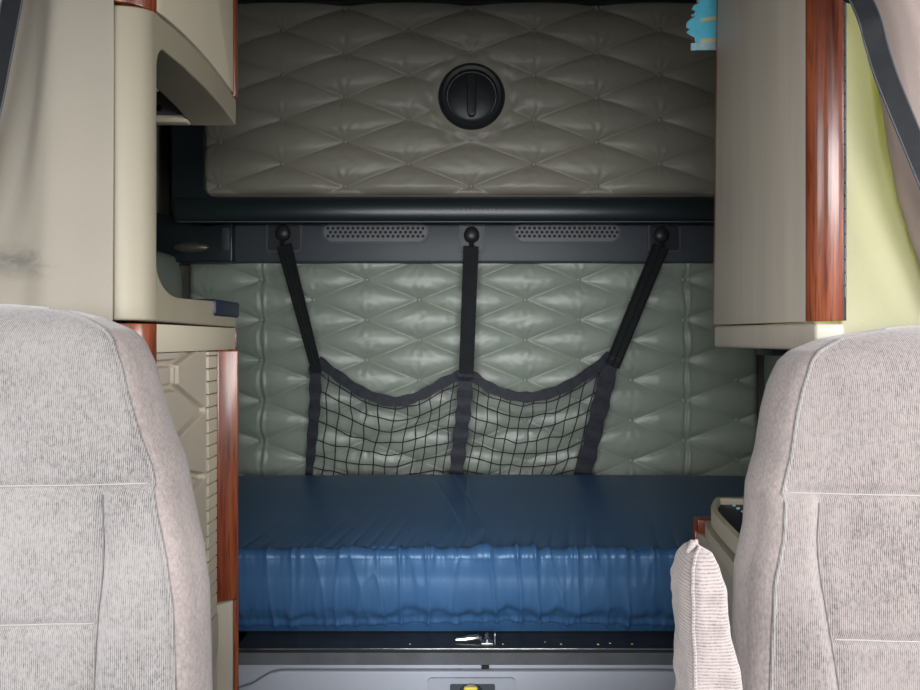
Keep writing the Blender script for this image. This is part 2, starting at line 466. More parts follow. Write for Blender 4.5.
# frame round the underside: rounded inner corners
Yq = 2.34; sq = Yq / F
ox0 = (172 - VX) * sq; ox1 = (768 - VX) * sq; oz0 = CZ + .412; oz1 = CZ + 1.24
ix0 = (203.5 - VX) * sq; ix1 = (738 - VX) * sq; iz0 = CZ + (HY - 197.5) * sq; iz1 = CZ + (HY + 0 - 1.5) * sq
bm = nb()
plate(bm, rrect(ox0, ox1, oz0, oz1, .02), [rrect(ix0, ix1, iz0, iz1, .045)], lambda p: (p[0], Yq, p[1]), (0, .14, 0))
fr = obj('bunk_frame', bm, M['black_teal'], ub, 40.)
bv = fr.modifiers.new('edge', 'BEVEL'); bv.width = .006; bv.segments = 3; bv.limit_method = 'ANGLE'; bv.angle_limit = 1.
# rolled lip along the lower edge of the frame
bm = nb()
prof = []; zlo_ = CZ + .3935
for k in range(13):
    a = -math.pi / 2 + math.pi * k / 12
    prof.append((-.02 * math.cos(a), (iz0 - zlo_) / 2 * math.sin(a)))
zlo = CZ + .3935; zc = (zlo + iz0) / 2
prism(bm, [(ox0 + .015, Yq + .002 + p[0], zc + p[1]) for p in prof], (ox1 - ox0 - .03, 0, 0))
obj('rolled_lip', bm, M['black_teal'], ub)
bm = nb(); box(bm, ox0 + .02, ox1 - .02, Yq - .012, Yq + .012, zlo - .0012, zlo + .0018, .0008)
obj('lip_highlight', bm, M['grille'], ub, label='thin grey strip standing for a highlight along the lower edge of the bunk frame')  # paler strip draws the highlight on the rounded lip
bm = nb()
for k, x in enumerate((458, 463.5, 468, 473.5, 477, 481, 485.5, 490, 494)):
    p = P(x, 209.6, Yq - .017); w = (.003, .005, .0035, .006, .003, .004, .005, .0035, .004)[k]
    box(bm, p.x - w, p.x + w, p.y - .0015, p.y + .004, p.z - .0016, p.z + .0016)
obj('worn_marking', bm, M['grille'], ub, label='faint worn pale marking')
# latch
bm = nb(); YK = YU - .02
lathe(bm, (kx, YK, kz), [(.113, .006), (.113, -.006), (.108, -.015), (.099, -.0205), (.088, -.0185), (.084, -.012), (.083, .002)], n=64)
la = obj('round_latch', bm, M['black'], ub, 40.)
bm = nb(); lathe(bm, (kx, YK, kz), [(.0815, .002), (.0815, -.0055), (.077, -.0085), (.02, -.0085)], n=64); obj('dial', bm, M['black'], la, 40.)
bm = nb()
st = stadium(0, 0, .142, .029, 10)
prism(bm, [(kx + p[1], YK - .008, kz + p[0]) for p in st], (0, -.019, 0), bev=.006, seg=3)
obj('grip_bar', bm, M['black'], la, 40.)
# side rail of the bunk seen through the open shelf
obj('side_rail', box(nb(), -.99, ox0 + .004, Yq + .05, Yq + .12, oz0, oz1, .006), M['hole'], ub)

# ================================================================== VENT STRIP
YS = 2.43; s = YS / F
vs_ = thing('vent_strip', 'charcoal plastic trim rail with two perforated vents between the bunk and the lower quilting', 'trim rail', (0, YS, CZ + .3))
sx0, sx1 = (233 - VX) * s, (768 - VX) * s
sz1 = CZ + .411; sz0 = CZ + (HY - 262.5) * s
bm = nb(); box(bm, sx0, sx1, YS, WB - .02, sz0, sz1, .008, 3)
obj('rail_body', bm, M['strip'], vs_)
def vent(cx, cy, w, h):
    c = P(cx, cy, YS); W = w * s; Hh = h * s
    bm = nb(); plate(bm, stadium(c.x, c.z, W + .012, Hh + .012), [stadium(c.x, c.z, W - .004, Hh - .004)], lambda p: (p[0], YS - .004, p[1]), (0, .006, 0))
    rim = obj('vent_rim', bm, M['strip'], vs_)
    holes = []; d = 5.0 * s; rad = d * .34
    rows = 5
    for j in range(-2, 3):
        for i in range(-30, 31):
            x = (i + (.5 if j % 2 else 0)) * d; z = j * d * .8
            rr = Hh / 2 - .002
            lim = W / 2 - rr + math.sqrt(max(0, (rr - rad * 1.25) ** 2 - z * z)) if abs(z) < rr - rad * 1.25 else -1
            if abs(x) > lim: continue
            holes.append([(c.x + x + rad * math.cos(2 * math.pi * k / 8), c.z + z + rad * math.sin(2 * math.pi * k / 8)) for k in range(8)])
    bm = nb(); plate(bm, stadium(c.x, c.z, W, Hh), holes, lambda p: (p[0], YS - .0025, p[1]), (0, .0022, 0))
    obj('perforated_grille', bm, M['grille'], rim, 20.)
    bm = nb(); prism(bm, [(p[0], YS - .0002, p[1]) for p in stadium(c.x, c.z, W - .004, Hh - .004)], (0, .0002 + .0004, 0))
    obj('vent_shade_sheet', bm, M['hole'], rim)  # black sheet stands in for the shade behind the holes
vent(375.5, 232.3, 104, 19.5)
vent(567, 232.2, 105, 19.5)
HK = []
for (hx, hy, cx0, cx1, tilt) in ((284, 236, 266, 303, .2), (471.5, 238, 459, 485, 0), (660, 238, 647, 681, -.25)):
    a = P(cx0, 253, YS); b = P(cx1, 223, YS)
    bm = nb(); plate(bm, rrect(a.x, b.x, a.z, b.z, .014), [rrect(a.x + .009, b.x - .009, a.z + .009, b.z - .009, .008)], lambda p: (p[0], YS - .007, p[1]), (0, .009, 0))
    hk = obj('hook_housing', bm, M['strip'], vs_)
    obj('recess_shade', box(nb(), a.x + .008, b.x - .008, YS - .0012, YS + .003, a.z + .008, b.z - .008), M['black'], hk)  # black plate paints the shade of a recess; no real depth
    c = P(hx, hy, YS)
    bm = nb()
    bmesh.ops.create_uvsphere(bm, u_segments=20, v_segments=12, radius=.028)
    for v in bm.verts:
        v.co = Vector((v.co.x * .95, v.co.y * .6, v.co.z * (1.15 if v.co.z > 0 else .9)))
        v.co += c + Vector((0, -.016, .006))
    tube(bm, [c + Vector((0, .0, -.004)), c + Vector((0, -.018, -.02)), c + Vector((0, -.028, -.032)), c + Vector((0, -.036, -.026))], .008, 10)
    obj('coat_hook', bm, M['black'], hk)
    HK.append(c)
# corner return with an oval lamp, above the side panel
ce = thing('corner_trim_block', 'dark plastic corner block with an oval chrome lamp seen through the open shelf', 'corner trim', (-.95, YS - .05, CZ + .3))
Yc = YS - .03; sc_ = Yc / F
bm = nb()
prism(bm, [P(140, 262, Yc), P(232.5, 262, Yc), P(232.5, 222, Yc), P(205, 226, Yc), P(140, 207, Yc)], (0, .1, 0), bev=.006)
obj('block_body', bm, M['black_teal'], ce)
c = P(191, 247.5, Yc)
bm = nb(); bmesh.ops.create_uvsphere(bm, u_segments=24, v_segments=12, radius=1.)
for v in bm.verts: v.co = Vector((v.co.x * .062, v.co.y * .016, v.co.z * .019)) + c
obj('oval_lamp', bm, M['darkmetal'], ce, label='oval silver lamp lens')
a = P(222, 251, Yc); b = P(230, 228, Yc)
bm = nb(); box(bm, a.x, b.x, Yc - .006, Yc + .01, a.z, b.z, .003); obj('raised_rib', bm, M['strip'], ce)

# ================================================================== CARGO NET
cn = thing('cargo_net', 'black mesh cargo net with two sagging pockets hung by three straps above the mattress', 'cargo net', (0, 2.4, CZ - .5))
def Yn(y): return 2.365 + .035 * max(0, min(1, (y - 360) / 120))
def interp(pts, t):
    xs = np.linspace(0, 1, len(pts)); pts = np.array(pts, float)
    # Catmull-Rom through the points
    f = t * (len(pts) - 1); i = min(int(f), len(pts) - 2); q = f - i
    p0 = pts[max(i - 1, 0)]; p1 = pts[i]; p2 = pts[i + 1]; p3 = pts[min(i + 2, len(pts) - 1)]
    return .5 * (2 * p1 + (p2 - p0) * q + (2 * p0 - 5 * p1 + 4 * p2 - p3) * q * q + (3 * p1 - p0 - 3 * p2 + p3) * q ** 3)
topL = [(318, 361), (340, 378), (365, 394), (395, 402), (420, 396), (443, 383), (461, 375)]
topR = [(472, 376), (490, 388), (512, 396), (535, 397), (562, 389), (588, 374), (611, 356)]
sideL = [(315, 366), (315, 400), (312, 440), (309, 475), (308, 492)]
sideC = [(466, 374), (464, 405), (460, 440), (456, 475), (454, 492)]
sideR = [(613, 356), (603, 395), (592, 440), (583, 475), (578, 492)]
def bulge(u, v): return .035 * math.sin(math.pi * u) * (1 - .6 * v)
def netpt(top, sl, sr, u, v):
    l = interp(sl, v); r = interp(sr, v); t = interp(top, u)
    lin = l + (r - l) * u
    # sag of the upper hem fades towards the bottom
    l0 = interp(sl, 0); r0 = interp(sr, 0); base = l0 + (r0 - l0) * u
    y = lin[1] + (t[1] - base[1]) * (1 - v) ** 1.15
    x = lin[0] + (t[0] - base[0]) * (1 - v)
    return x, y
def net(top, sl, sr, nu, nv, seed):
    bm = nb(); rnd = random.Random(seed)
    ju = [[rnd.uniform(-.012, .012) for _ in range(nv + 1)] for _ in range(nu + 1)]
    jv = [[rnd.uniform(-.012, .012) for _ in range(nv + 1)] for _ in range(nu + 1)]
    def w(i, j, off=0):
        u = min(1, max(0, i / nu + (ju[int(i)][int(j)] if 0 < i < nu else 0))); v = min(1, max(0, j / nv + (jv[int(i)][int(j)] if 0 < j < nv else 0)))
        x, y = netpt(top, sl, sr, u, v)
        return P(x, y, Yn(y) - bulge(u, v))
    def smooth(raw):
        out = []
        for k in range(len(raw) - 1):
            p0 = raw[max(k - 1, 0)]; p1 = raw[k]; p2 = raw[k + 1]; p3 = raw[min(k + 2, len(raw) - 1)]
            for q in (0, .34, .67):
                out.append(.5 * (2 * p1 + (p2 - p0) * q + (2 * p0 - 5 * p1 + 4 * p2 - p3) * q * q + (3 * p1 - p0 - 3 * p2 + p3) * q ** 3))
        return out + [raw[-1]]
    for i in range(1, nu): tube(bm, smooth([w(i, j) for j in range(nv + 1)]), .0021, 6)
    for j in range(1, nv + 1): tube(bm, smooth([w(i, j) for i in range(nu + 1)]), .0021, 6)
    for i in range(1, nu):
        for j in range(1, nv):
            r = bmesh.ops.create_icosphere(bm, subdivisions=1, radius=.0033)
            for v in r['verts']: v.co += w(i, j)
    obj('netting', bm, M['cord'], cn, True)
net(topL, sideL, sideC, 12, 10, 1)
net(topR, sideC, sideR, 12, 10, 2)
def band(name, pts, width, m, thick=.004, pucker=.0, n=26, dy=0.):
    P3 = []; wd = []
    for k in range(n + 1):
        x, y = interp(pts, k / n)
        P3.append(P(x, y, Yn(y) - dy - pucker * math.sin(k * 2.1) * .004))
        w = width if not hasattr(width, '__len__') else np.interp(k / n, np.linspace(0, 1, len(width)), width)
        wd.append(w * (1 + pucker * .12 * math.sin(k * 1.7)))
    return obj(name, ribbon(nb(), P3, wd, thick), m, cn)
def hem(top, sl, sr):
    n = 36; P3 = []
    for k in range(n + 1):
        u = k / n; x, y = interp(top, u); P3.append(P(x, y - .5, Yn(y) - bulge(u, 0) - .004 - .0015 * math.sin(k * 2.3)))
    wd = [.034 * (1 + .12 * math.sin(k * 1.3)) for k in range(n + 1)]
    obj('top_hem', ribbon(nb(), P3, wd, .005), M['satin'], cn)
hem([(x, y) for x, y in topL], sideL, sideC); hem([(x, y) for x, y in topR], sideC, sideR)
band('side_binding', sideL, (.04, .038, .034, .024, .03), M['satin'], pucker=1, dy=.008)
band('side_binding', sideC, (.05, .05, .05, .046, .05), M['satin'], pucker=1, dy=.010)
band('side_binding', sideR, (.046, .058, .055, .058, .062), M['satin'], pucker=1, dy=.008)
def strap(p0, p1, w0, w1, folds, sag=0.):
    n = 20; P3 = []; W = []
    for k in range(n + 1):
        t = k / n; x = p0[0] + (p1[0] - p0[0]) * t; y = p0[1] + (p1[1] - p0[1]) * t
        Y = (YS - .03) + (Yn(p1[1]) - .014 - (YS - .03)) * t
        P3.append(P(x, y, Y)); W.append(w0 + (w1 - w0) * t)
    o = obj('hanging_strap', ribbon(nb(), P3, W, .003), M['web'], cn)
    if folds:                          # webbing folded lengthwise shows raised pleats
        bm = nb()
        d = (P3[-1] - P3[0]).normalized(); sd = d.cross(Vector((0, 1, 0))).normalized()
        for q in folds:
            tube(bm, [p + sd * (w * q) + Vector((0, -.003, 0)) for p, w in zip(P3, W)], .0035, 6)
        obj('pleat', bm, M['web'], o)
    return o
strap((284, 245), (317, 372), .052, .036, (-.38, -.1, .2, .42))
strap((471, 246), (466, 380), .052, .05, ())
strap((661, 246), (612, 366), .056, .052, (-.4, .0, .4))

# ================================================================== MATTRESS
def mattress():
    t = thing('mattress', 'blue satin-covered bunk mattress with puckered front edge', 'mattress', (0, 2.0, CZ - .67))
    zb = CZ - .668; zt = CZ - .449
    prof = []
    # bottom back -> bottom front -> front -> top -> back
    def arc(cy, cz, ry, rz, a0, a1, n):
        for k in range(n + 1):
            a = math.radians(a0 + (a1 - a0) * k / n); prof.append((cy + ry * math.cos(a), cz + rz * math.sin(a)))
    prof += [(2.34, zb), (1.8, zb)]
    arc(1.612, zb + .028, .03, .028, 270, 180, 10)
    for k in range(1, 60): 
        q = k / 60; prof.append((1.582 - .009 * math.sin(math.pi * q) , zb + .028 + (zt - .032 - .014 - zb - .028) * q))
    arc(1.597, zt - .046, .015, .014, 180, 78, 16)
    for k in range(1, 61): prof.append((1.600 + (2.30 - 1.600) * k / 61, zt - .032 * (1 - k / 61) ** 1.5))
    arc(2.30, zt - .04, .04, .04, 90, 0, 8)
    prof.append((2.34, zb + .02))
    prof = np.array(prof)
    x0, x1 = -.93, 1.03
    X = np.linspace(x0, x1, 720)
    d = np.diff(prof, axis=0, append=prof[:1]); 
    tn = (np.roll(prof, -1, 0) - np.roll(prof, 1, 0)); tn /= np.linalg.norm(tn, axis=1)[:, None] + 1e-9
    nr = np.stack([-tn[:, 1], tn[:, 0]], -1)     # (y,z) normals pointing out for this winding
    pts = np.zeros((len(prof), len(X), 3))
    for j, (py, pz) in enumerate(prof):
        hq = (pz - zb) / (zt - zb)
        front = py < 1.5995 and pz < zt - .02
        for i, x in enumerate(X):
            a = 0.
            if front:
                w = noise.noise((x * 16, hq * 1.1 + .08 * noise.noise((x * 9, hq * 3, 2)), 3.1))
                w2 = noise.noise((x * 43, hq * 1.6, 7.7)); w3 = noise.noise((x * 90, hq * 2.4, 1.2))
                ridge = (1 - abs(w)) ** 6
                amt = .25 + .75 * math.exp(-((hq - .12) / .2) ** 2) + .75 * math.exp(-((hq - .93) / .16) ** 2)
                amt *= .4 + .6 * math.exp(-((x - .06) / .42) ** 2)
                r2 = (1 - abs(noise.noise((x * 21 + .15 * hq, hq * .9, 6.4)))) ** 9
                a += amt * (.006 * ridge + .0105 * r2 + .004 * w2 + .0042 * w3 + .0035 * w)
                hs_ = .235 + .07 * noise.noise((x * 14, 2.2, 0)) + .05 * noise.noise((x * 37, 4.4, 0))
                a -= .016 * (.35 + .65 * math.exp(-((x - .08) / .3) ** 2)) / (1 + math.exp(-max(-40, min(40, (hs_ - hq) / .022))))
                # seam drawn in near the lower edge, and the piping seam at the top
                pin = .0022 * noise.noise((x * 30, 0, 5)) 
                sd_ = (zb + .040 + pin * 2.5 - pz) / .003
                a -= .005 / (1 + math.exp(-max(-40, min(40, sd_))))
            elif py < 2.29 and pz > zt - .04:
                ty = (py - 1.614) / .69
                k = math.exp(-ty / .14)
                a += k * (.011 * max(0, noise.noise((x * 19 - ty * 4, ty * 2.2, 3.3)) - .05) - .004 * (1 - abs(noise.noise((x * 24 - ty * 3, 1, 9)))) ** 8) * (.4 + .8 * math.exp(-((x - .05) / .5) ** 2))
                a += .006 * noise.noise((x * 2.4, ty * 1.6, 8.8))
                for (sx, sl, w_) in ((.03, -.10, .004), (-.03, -.13, .003), (.02, .0, .003)):
                    a += .0022 * math.exp(-((x - sx - sl * (ty - .5)) / w_) ** 2) * (1 if ty > .1 else ty / .1)
            # crown of the pad
            if pz > zt - .09: a += .006 * (1 - ((x - .05) / .98) ** 2) * (1 - math.exp(-max(0, (pz - zt + .09) / .03) ** 2))
            sgn = 1
            pts[j, i] = (x, py + nr[j, 0] * a * sgn, pz + nr[j, 1] * a * sgn)
    body = grid_obj('mattress_cover', pts[:, :, :], M['blue'], t, closed_v=True)
    # closed ends
    for e, nm in ((0, x0), (-1, x1)):
        bm = nb()
        vs = [bm.verts.new(tuple(p)) for p in pts[:, e]]
        bm.faces.new(vs); obj('end_panel', bm, M['blue'], t)
    return t
mattress()

# ================================================================== BUNK BASE
bb = thing('bunk_base', 'lower bunk base with black lip, grey rail and luggage door under the mattress', 'bunk base', (0, 1.9, 0))
YB = 1.522; s = YB / F
zt = CZ - .6705
ztop = zt; z2 = CZ + (HY - 648.5) * s
bx0, bx1 = -.488, 1.08
bm = nb(); box(bm, bx0, bx1, YB + .001, 2.36, ztop - .012, ztop, .001)
obj('deck_board', bm, M['black'], bb)
z3 = CZ + (HY - 665) * s
bm = nb()
prism(bm, [(bx0, YB + .05, ztop - .0125), (bx0, YB + .003, ztop - .0125), (bx0, YB, ztop - .0095), (bx0, YB, z3), (bx0, YB + .05, z3)], (bx1 - bx0, 0, 0))
obj('front_rail', bm, M['rail'], bb)
bm = nb(); box(bm, bx0, bx1, YB - .0025, YB + .0008, ztop - .0022, ztop + .0004, .0005); obj('rail_highlight', bm, M['metal'], bb, label='bright metal strip standing for the highlight on the rail edge')  # thin bright strip added as the highlight line along the rail
z4 = CZ + (HY - 671) * s
bm = nb(); box(bm, bx0, bx1, YB + .012, YB + .06, ZF, z3 - .0005, .003); obj('base_front', bm, M['grey'], bb)
# luggage door with a scooped upper corner
bm = nb()
def Q(x, y): return P(x, y, YB - .006)
dl = [Q(238, 689), Q(252, 684.5), Q(262, 678), Q(270, 673.5), Q(280, 671.5), Q(660, 671.5), Q(700, 673), Q(720, 690)]
dl = [Vector((p.x, YB - .006, p.z)) for p in dl] + [Vector((.56, YB - .006, .1)), Vector((-.487, YB - .006, .1))]
prism(bm, dl, (0, .016, 0), bev=.004, seg=3)
dr = obj('luggage_door', bm, M['grey'], bb)
Yd = YB - .008
a = P(428, 712, Yd); b = P(515, 677.5, Yd)
bm = nb(); plate(bm, rrect(a.x, b.x, a.z, b.z, .008), [rrect(*(P(450, 710, Yd).x, P(495, 710, Yd).x), P(450, 710, Yd).z, P(450, 683, Yd).z, .004)], lambda p: (p[0], Yd - .004, p[1]), (0, .008, 0))
lp = obj('latch_plate', bm, M['grey'], dr)
bm = nb(); box(bm, P(449, 0, Yd).x, P(496, 0, Yd).x, Yd - .001, Yd + .0022, P(0, 711, Yd).z, P(0, 682, Yd).z); obj('latch_pocket', bm, M['strip'], dr)
bm = nb(); c = P(471, 695, Yd); lathe(bm, (c.x, Yd - .003, c.z), [(.027, .004), (.027, -.003), (.022, -.006)], n=32); obj('latch_ring', bm, M['black'], dr)
bm = nb(); a = P(464, 701, Yd - .01); b = P(477.5, 686.5, Yd - .01); box(bm, a.x, b.x, Yd - .014, Yd - .007, a.z, b.z, .003, 3); obj('latch_button', bm, M['yellow'], dr, label='yellow release button')
# steel catch on the black lip
bm = nb()
c = P(470, 637.5, YB + .02); zl = ztop
def L3(x, y, h=.0): return Vector(((x - VX) / F * (YB + .03), YB + .03, zl + h))
tube(bm, [L3(456, 0, .006), L3(466, 0, .008), L3(478, 0, .012), L3(481, 0, .008)], [.004, .006, .006, .004], 10)
box(bm, L3(481, 0).x, L3(493, 0).x, YB + .016, YB + .036, zl, zl + .004, .001)
lathe(bm, (L3(487, 0).x, YB + .026, zl + .003), [(.007, 0), (.007, .008), (.004, .011), (.004, .018), (.002, .02)], axis='z', n=20)
box(bm, L3(494, 0).x, L3(495.4, 0).x, YB + .02, YB + .034, zl, zl + .022, .0006)
obj('deck_catch', bm, M['metal'], bb, label='small steel catch and bolt')
bm = nb(); a = P(481.5, 668.5, YB); b = P(489, 665.5, YB); box(bm, a.x, b.x, YB - .002, YB + .014, a.z, b.z, .001); obj('rail_notch', bm, M['hole'], bb)
bm = nb(); rnd = random.Random(9)
for (x, dy, r) in ((471, .012, .0032), (561, .02, .0018), (598, .018, .0022), (632, .02, .002), (503, .02, .0016), (410, .02, .0015), (545, .03, .0015), (610, .024, .0018)):
    rr = bmesh.ops.create_icosphere(bm, subdivisions=1, radius=r)
    for v in rr['verts']: v.co = Vector((v.co.x * 1.5, v.co.y, v.co.z * .7)) + Vector(((x - VX) / F * (YB + dy), YB + dy, zl + r * .5 - (.008 if dy < .015 else 0)))
tag(obj('crumbs', bm, M['crumb']), 'pale crumbs and grit scattered along the black lip under the mattress', 'crumbs', kind='stuff')

# ================================================================== CABINETS BESIDE THE AISLE (curbside, small open shelf)
XA = -.5
YNr = 1.1065; YFr = 1.565
def H(h): return CZ + h
oc = thing('overhead_cabinet', 'closed beige overhead cabinet above the arched open shelf', 'cabinet', (XA - .25, 1.33, H(.545)))
zt1 = ZC - .015
def bow(y): 
    q = (y - YNr) / (YFr - YNr); return .531 + .075 * q * (1 - q) + .007 * q
bm = nb(); box(bm, -1.02, XA - .012, YNr + .05, YFr - .02, H(.552), zt1, .003); obj('carcass', bm, M['beige'], oc)
ys = np.linspace(YNr + .048, YFr - .022, 16)
bm = nb(); prism(bm, [(XA - .02, y, H(bow(y) + .0045)) for y in ys] + [(XA - .02, ys[-1], zt1), (XA - .02, ys[0], zt1)], (.02, 0, 0), bev=.0015, seg=2)
obj('door', bm, M['beige'], oc)
def bullnose(name, xc, yn, r, z0, z1, side, parent):
    """quarter-round wood post at the near corner; flush with the aisle face (side=+1: body to -X)."""
    bm = nb(); pts = []
    cx = xc - side * r; cy = yn + r
    for k in range(13):
        a = math.radians(90 * k / 12)
        pts.append((cx + side * r * math.cos(a), cy - r * math.sin(a), z0))
    pts += [(cx - side * .003, yn, z0), (cx - side * .003, cy + .0, z0)]
    prism(bm, pts, (0, 0, z1 - z0), bev=.0012, seg=2)
    return obj(name, bm, M['wood'], parent)
bullnose('wood_post', XA, YNr, .0485, H(.536), zt1, 1, oc)
bm = nb(); box(bm, XA - .016, XA + .004, YFr - .019, YFr - .002, H(.538), zt1, .002); obj('wood_edging', bm, M['wood'], oc)
bm = nb(); box(bm, XA - .03, XA + .001, YFr - .0025, YFr + .001, H(.54), zt1, .0005); obj('edge_gap_shade', bm, M['hole'], oc)  # black strip stands in for the shaded gap beside the edging

sh = thing('open_shelf', 'beige open shelf unit with an arched side opening and a rubber corner bumper', 'shelf', (XA - .25, 1.33, H(.03)))
out = [(YNr, .0315), (YFr, .0275), (YFr - .004, .083)]
for k in range(11):
    a = math.radians(270 - 90 * k / 10); out.append((1.25 + .095 * math.cos(a), .125 + .05 * math.sin(a)))
for k in range(13):
    a = math.radians(180 - 90 * k / 12); out.append((1.19 + .035 * math.cos(a), .448 + .042 * math.sin(a)))
out += [(1.27, .4955), (1.383, .4965), (1.48, .4915), (1.545, .483), (YFr - .002, .478)]
out += [(y, bow(y) - .001) for y in np.linspace(YFr, YNr + .0, 14)]
bm = nb()
vs = [bm.verts.new((XA, p[0], H(p[1]))) for p in out]
f = bm.faces.new(vs); r = bmesh.ops.extrude_face_region(bm, geom=[f])
for g in r['geom']:
    if isinstance(g, bmesh.types.BMVert): g.co.x -= .1
bm.edges.ensure_lookup_table()
ce_ = [e for e in bm.edges if all(abs(v.co.x - XA) < 1e-5 and abs(v.co.y - YNr) < 1e-5 for v in e.verts)]
bmesh.ops.bevel(bm, geom=ce_, offset=.0485, segments=10, affect='EDGES', profile=.5)
fo = obj('side_frame', bm, M['beige_grain'], sh, 40.)
bv = fo.modifiers.new('edge', 'BEVEL'); bv.width = .005; bv.segments = 3; bv.limit_method = 'ANGLE'; bv.angle_limit = math.radians(50)
bm = nb(); box(bm, -1.02, XA - .101, YNr + .03, YFr - .004, H(.03), H(.07), .003); obj('shelf_board', bm, M['beige'], sh)
bm = nb(); box(bm, -1.02, XA - .101, YNr + .03, 1.40, H(.495), H(.53), .003); obj('top_board', bm, M['beige'], sh)
# rubber bumper on the far corner of the sill
a = P(210, 0, 1.43)
bm = nb(); box(bm, XA - .06, XA + .006, 1.418, YFr + .006, H(.0495), H(.0835), .006, 3); obj('rubber_bumper', bm, M['navy_tray'], sh, label='dark rubber bumper on the shelf corner')
# lamp housing under the overhead cabinet at the far end
bm = nb()
prism(bm, [P(152, 118, 1.56), P(188, 118, 1.56), P(180, 108, 1.56), P(170, 98, 1.56), P(152, 87, 1.56)], (0, -.02, 0), bev=.003)
lh = obj('lamp_housing', bm, M['grille'], sh, label='dull silver reading lamp housing')
c = P(159, 108.5, 1.54); bm = nb(); lathe(bm, tuple(c), [(.0065, .004), (.0065, -.003), (.004, -.005)], n=20); obj('lamp_button', bm, M['hole'], lh)
a = P(140, 125.5, 1.56); b = P(191, 118.5, 1.56)
bm = nb(); box(bm, a.x, XA - .099, 1.535, YFr - .004, a.z, b.z, .003); obj('lamp_ledge', bm, M['beige'], sh)

wd = thing('wardrobe', 'taupe wardrobe below the open shelf with hexagon-embossed door and cherry wood post', 'wardrobe', (XA - .25, 1.33, 0))
z_a, z_b = H(-.0212), H(.0265)
bm = nb(); box(bm, XA - .25, XA, 1.155, YFr - .006, z_a, z_b, .002); obj('top_fascia', bm, M['beige'], wd)
bm = nb(); box(bm, XA - .02, XA + .0015, YFr - .0055, YFr + .002, z_a, z_b, .001); obj('wood_edging', bm, M['wood'], wd)
bullnose('wood_post', XA, YNr, .0485, H(-.045), H(.0265), 1, wd)
# embossed door
nyy, nzz = 150, 330
ya, yb = 1.10, 1.386; za, zb = H(-.543), H(-.0225)
YY, ZZ = np.meshgrid(np.linspace(ya, yb, nyy), np.linspace(za, zb, nzz))
segs = []
ap = [-.006, -.1375, -.268, -.403, -.535]
yl = 1.243; yr = 1.377; yl2 = 1.10
for k in range(len(ap) - 1):
    t_, b_ = ap[k], ap[k + 1]; hgt = t_ - b_
    u_ = t_ - hgt * .26; d_ = b_ + hgt * .26 if k else -.083
    if k == 0: u_ = -.0405
    segs += [((yr, t_), (yl, u_)), ((yl, u_), (yl, d_)), ((yl, d_), (yr, b_))]
    segs += [((yl, u_), (yl2, u_)), ((yl, d_), (yl2, d_))]
    segs += [((yl - .022, u_), (yl - .022, d_))]
D = np.full(YY.shape, 9.)
for (p, q) in segs:
    p = np.array((p[0], H(p[1]))); q = np.array((q[0], H(q[1]))); dd = q - p
    t_ = np.clip(((YY - p[0]) * dd[0] + (ZZ - p[1]) * dd[1]) / (dd @ dd), 0, 1)
    D = np.minimum(D, np.hypot(YY - p[0] - t_ * dd[0], ZZ - p[1] - t_ * dd[1]))
Hh = np.clip((D - .0035) / .004, 0, 1); Hh = .007 * Hh * Hh * (3 - 2 * Hh)
pts = np.stack([XA - .017 + Hh * 2, YY, ZZ], -1)
dd = grid_obj('embossed_door', pts, M['hex'], wd)
bm = nb(); box(bm, XA - .03, XA - .0175, ya, yb, za, zb); obj('door_core', bm, M['hex'], wd)
# knuckled hinge strip
bm = nb(); z = za
while z < zb - .004:
    box(bm, XA - .008, XA + .001, 1.3885, 1.438, z, min(z + .0238, zb - .001), .0012, 1); z += .0256
obj('piano_hinge', bm, M['beige'], wd)
bm = nb(); box(bm, XA - .02, XA - .006, 1.3885, 1.446, za, zb); obj('hinge_gap', bm, M['strip'], wd)
bm = nb(); p0 = H(-.5735)
prism(bm, [(-.5015, 1.449, H(-.544)), (-.4655, 1.471, H(-.544)), (-.472, 1.490, H(-.544)), (-.496, 1.5625, H(-.544)), (-.52, 1.5625, H(-.544)), (-.52, 1.449, H(-.544))], (0, 0, .544 - .0215), bev=.003, seg=3)
obj('wood_stile', bm, M['wood'], wd)
bm = nb(); prism(bm, [(XA - .22, 1.12, ZF), (XA, 1.12, ZF), (XA, 1.44, ZF), (-.474, 1.463, ZF), (-.499, 1.55, ZF), (XA - .22, 1.55, ZF)], (0, 0, H(-.5455)), bev=.003); obj('plinth', bm, M['hex'], wd)
bm = nb(); prism(bm, [(-.4735, 1.464, ZF), (-.4655, 1.471, ZF), (-.473, 1.495, ZF), (-.482, 1.495, ZF)], (0, 0, H(-.5455)), bev=.001); obj('plinth_edging', bm, M['wood'], wd)
bm = nb(); prism(bm, [(XA + .0005, 1.37, H(-.56)), (XA + .0005, 1.436, H(-.56)), (XA + .0005, 1.436, H(-.63)), (XA + .0005, 1.37, H(-.74))], (.004, 0, 0), bev=.0015); obj('raised_pad', bm, M['hex'], wd)
bm = nb(); box(bm, -1.02, XA - .26, 1.16, YFr - .02, ZF, H(.024), .004); obj('carcass', bm, M['hex'], wd)

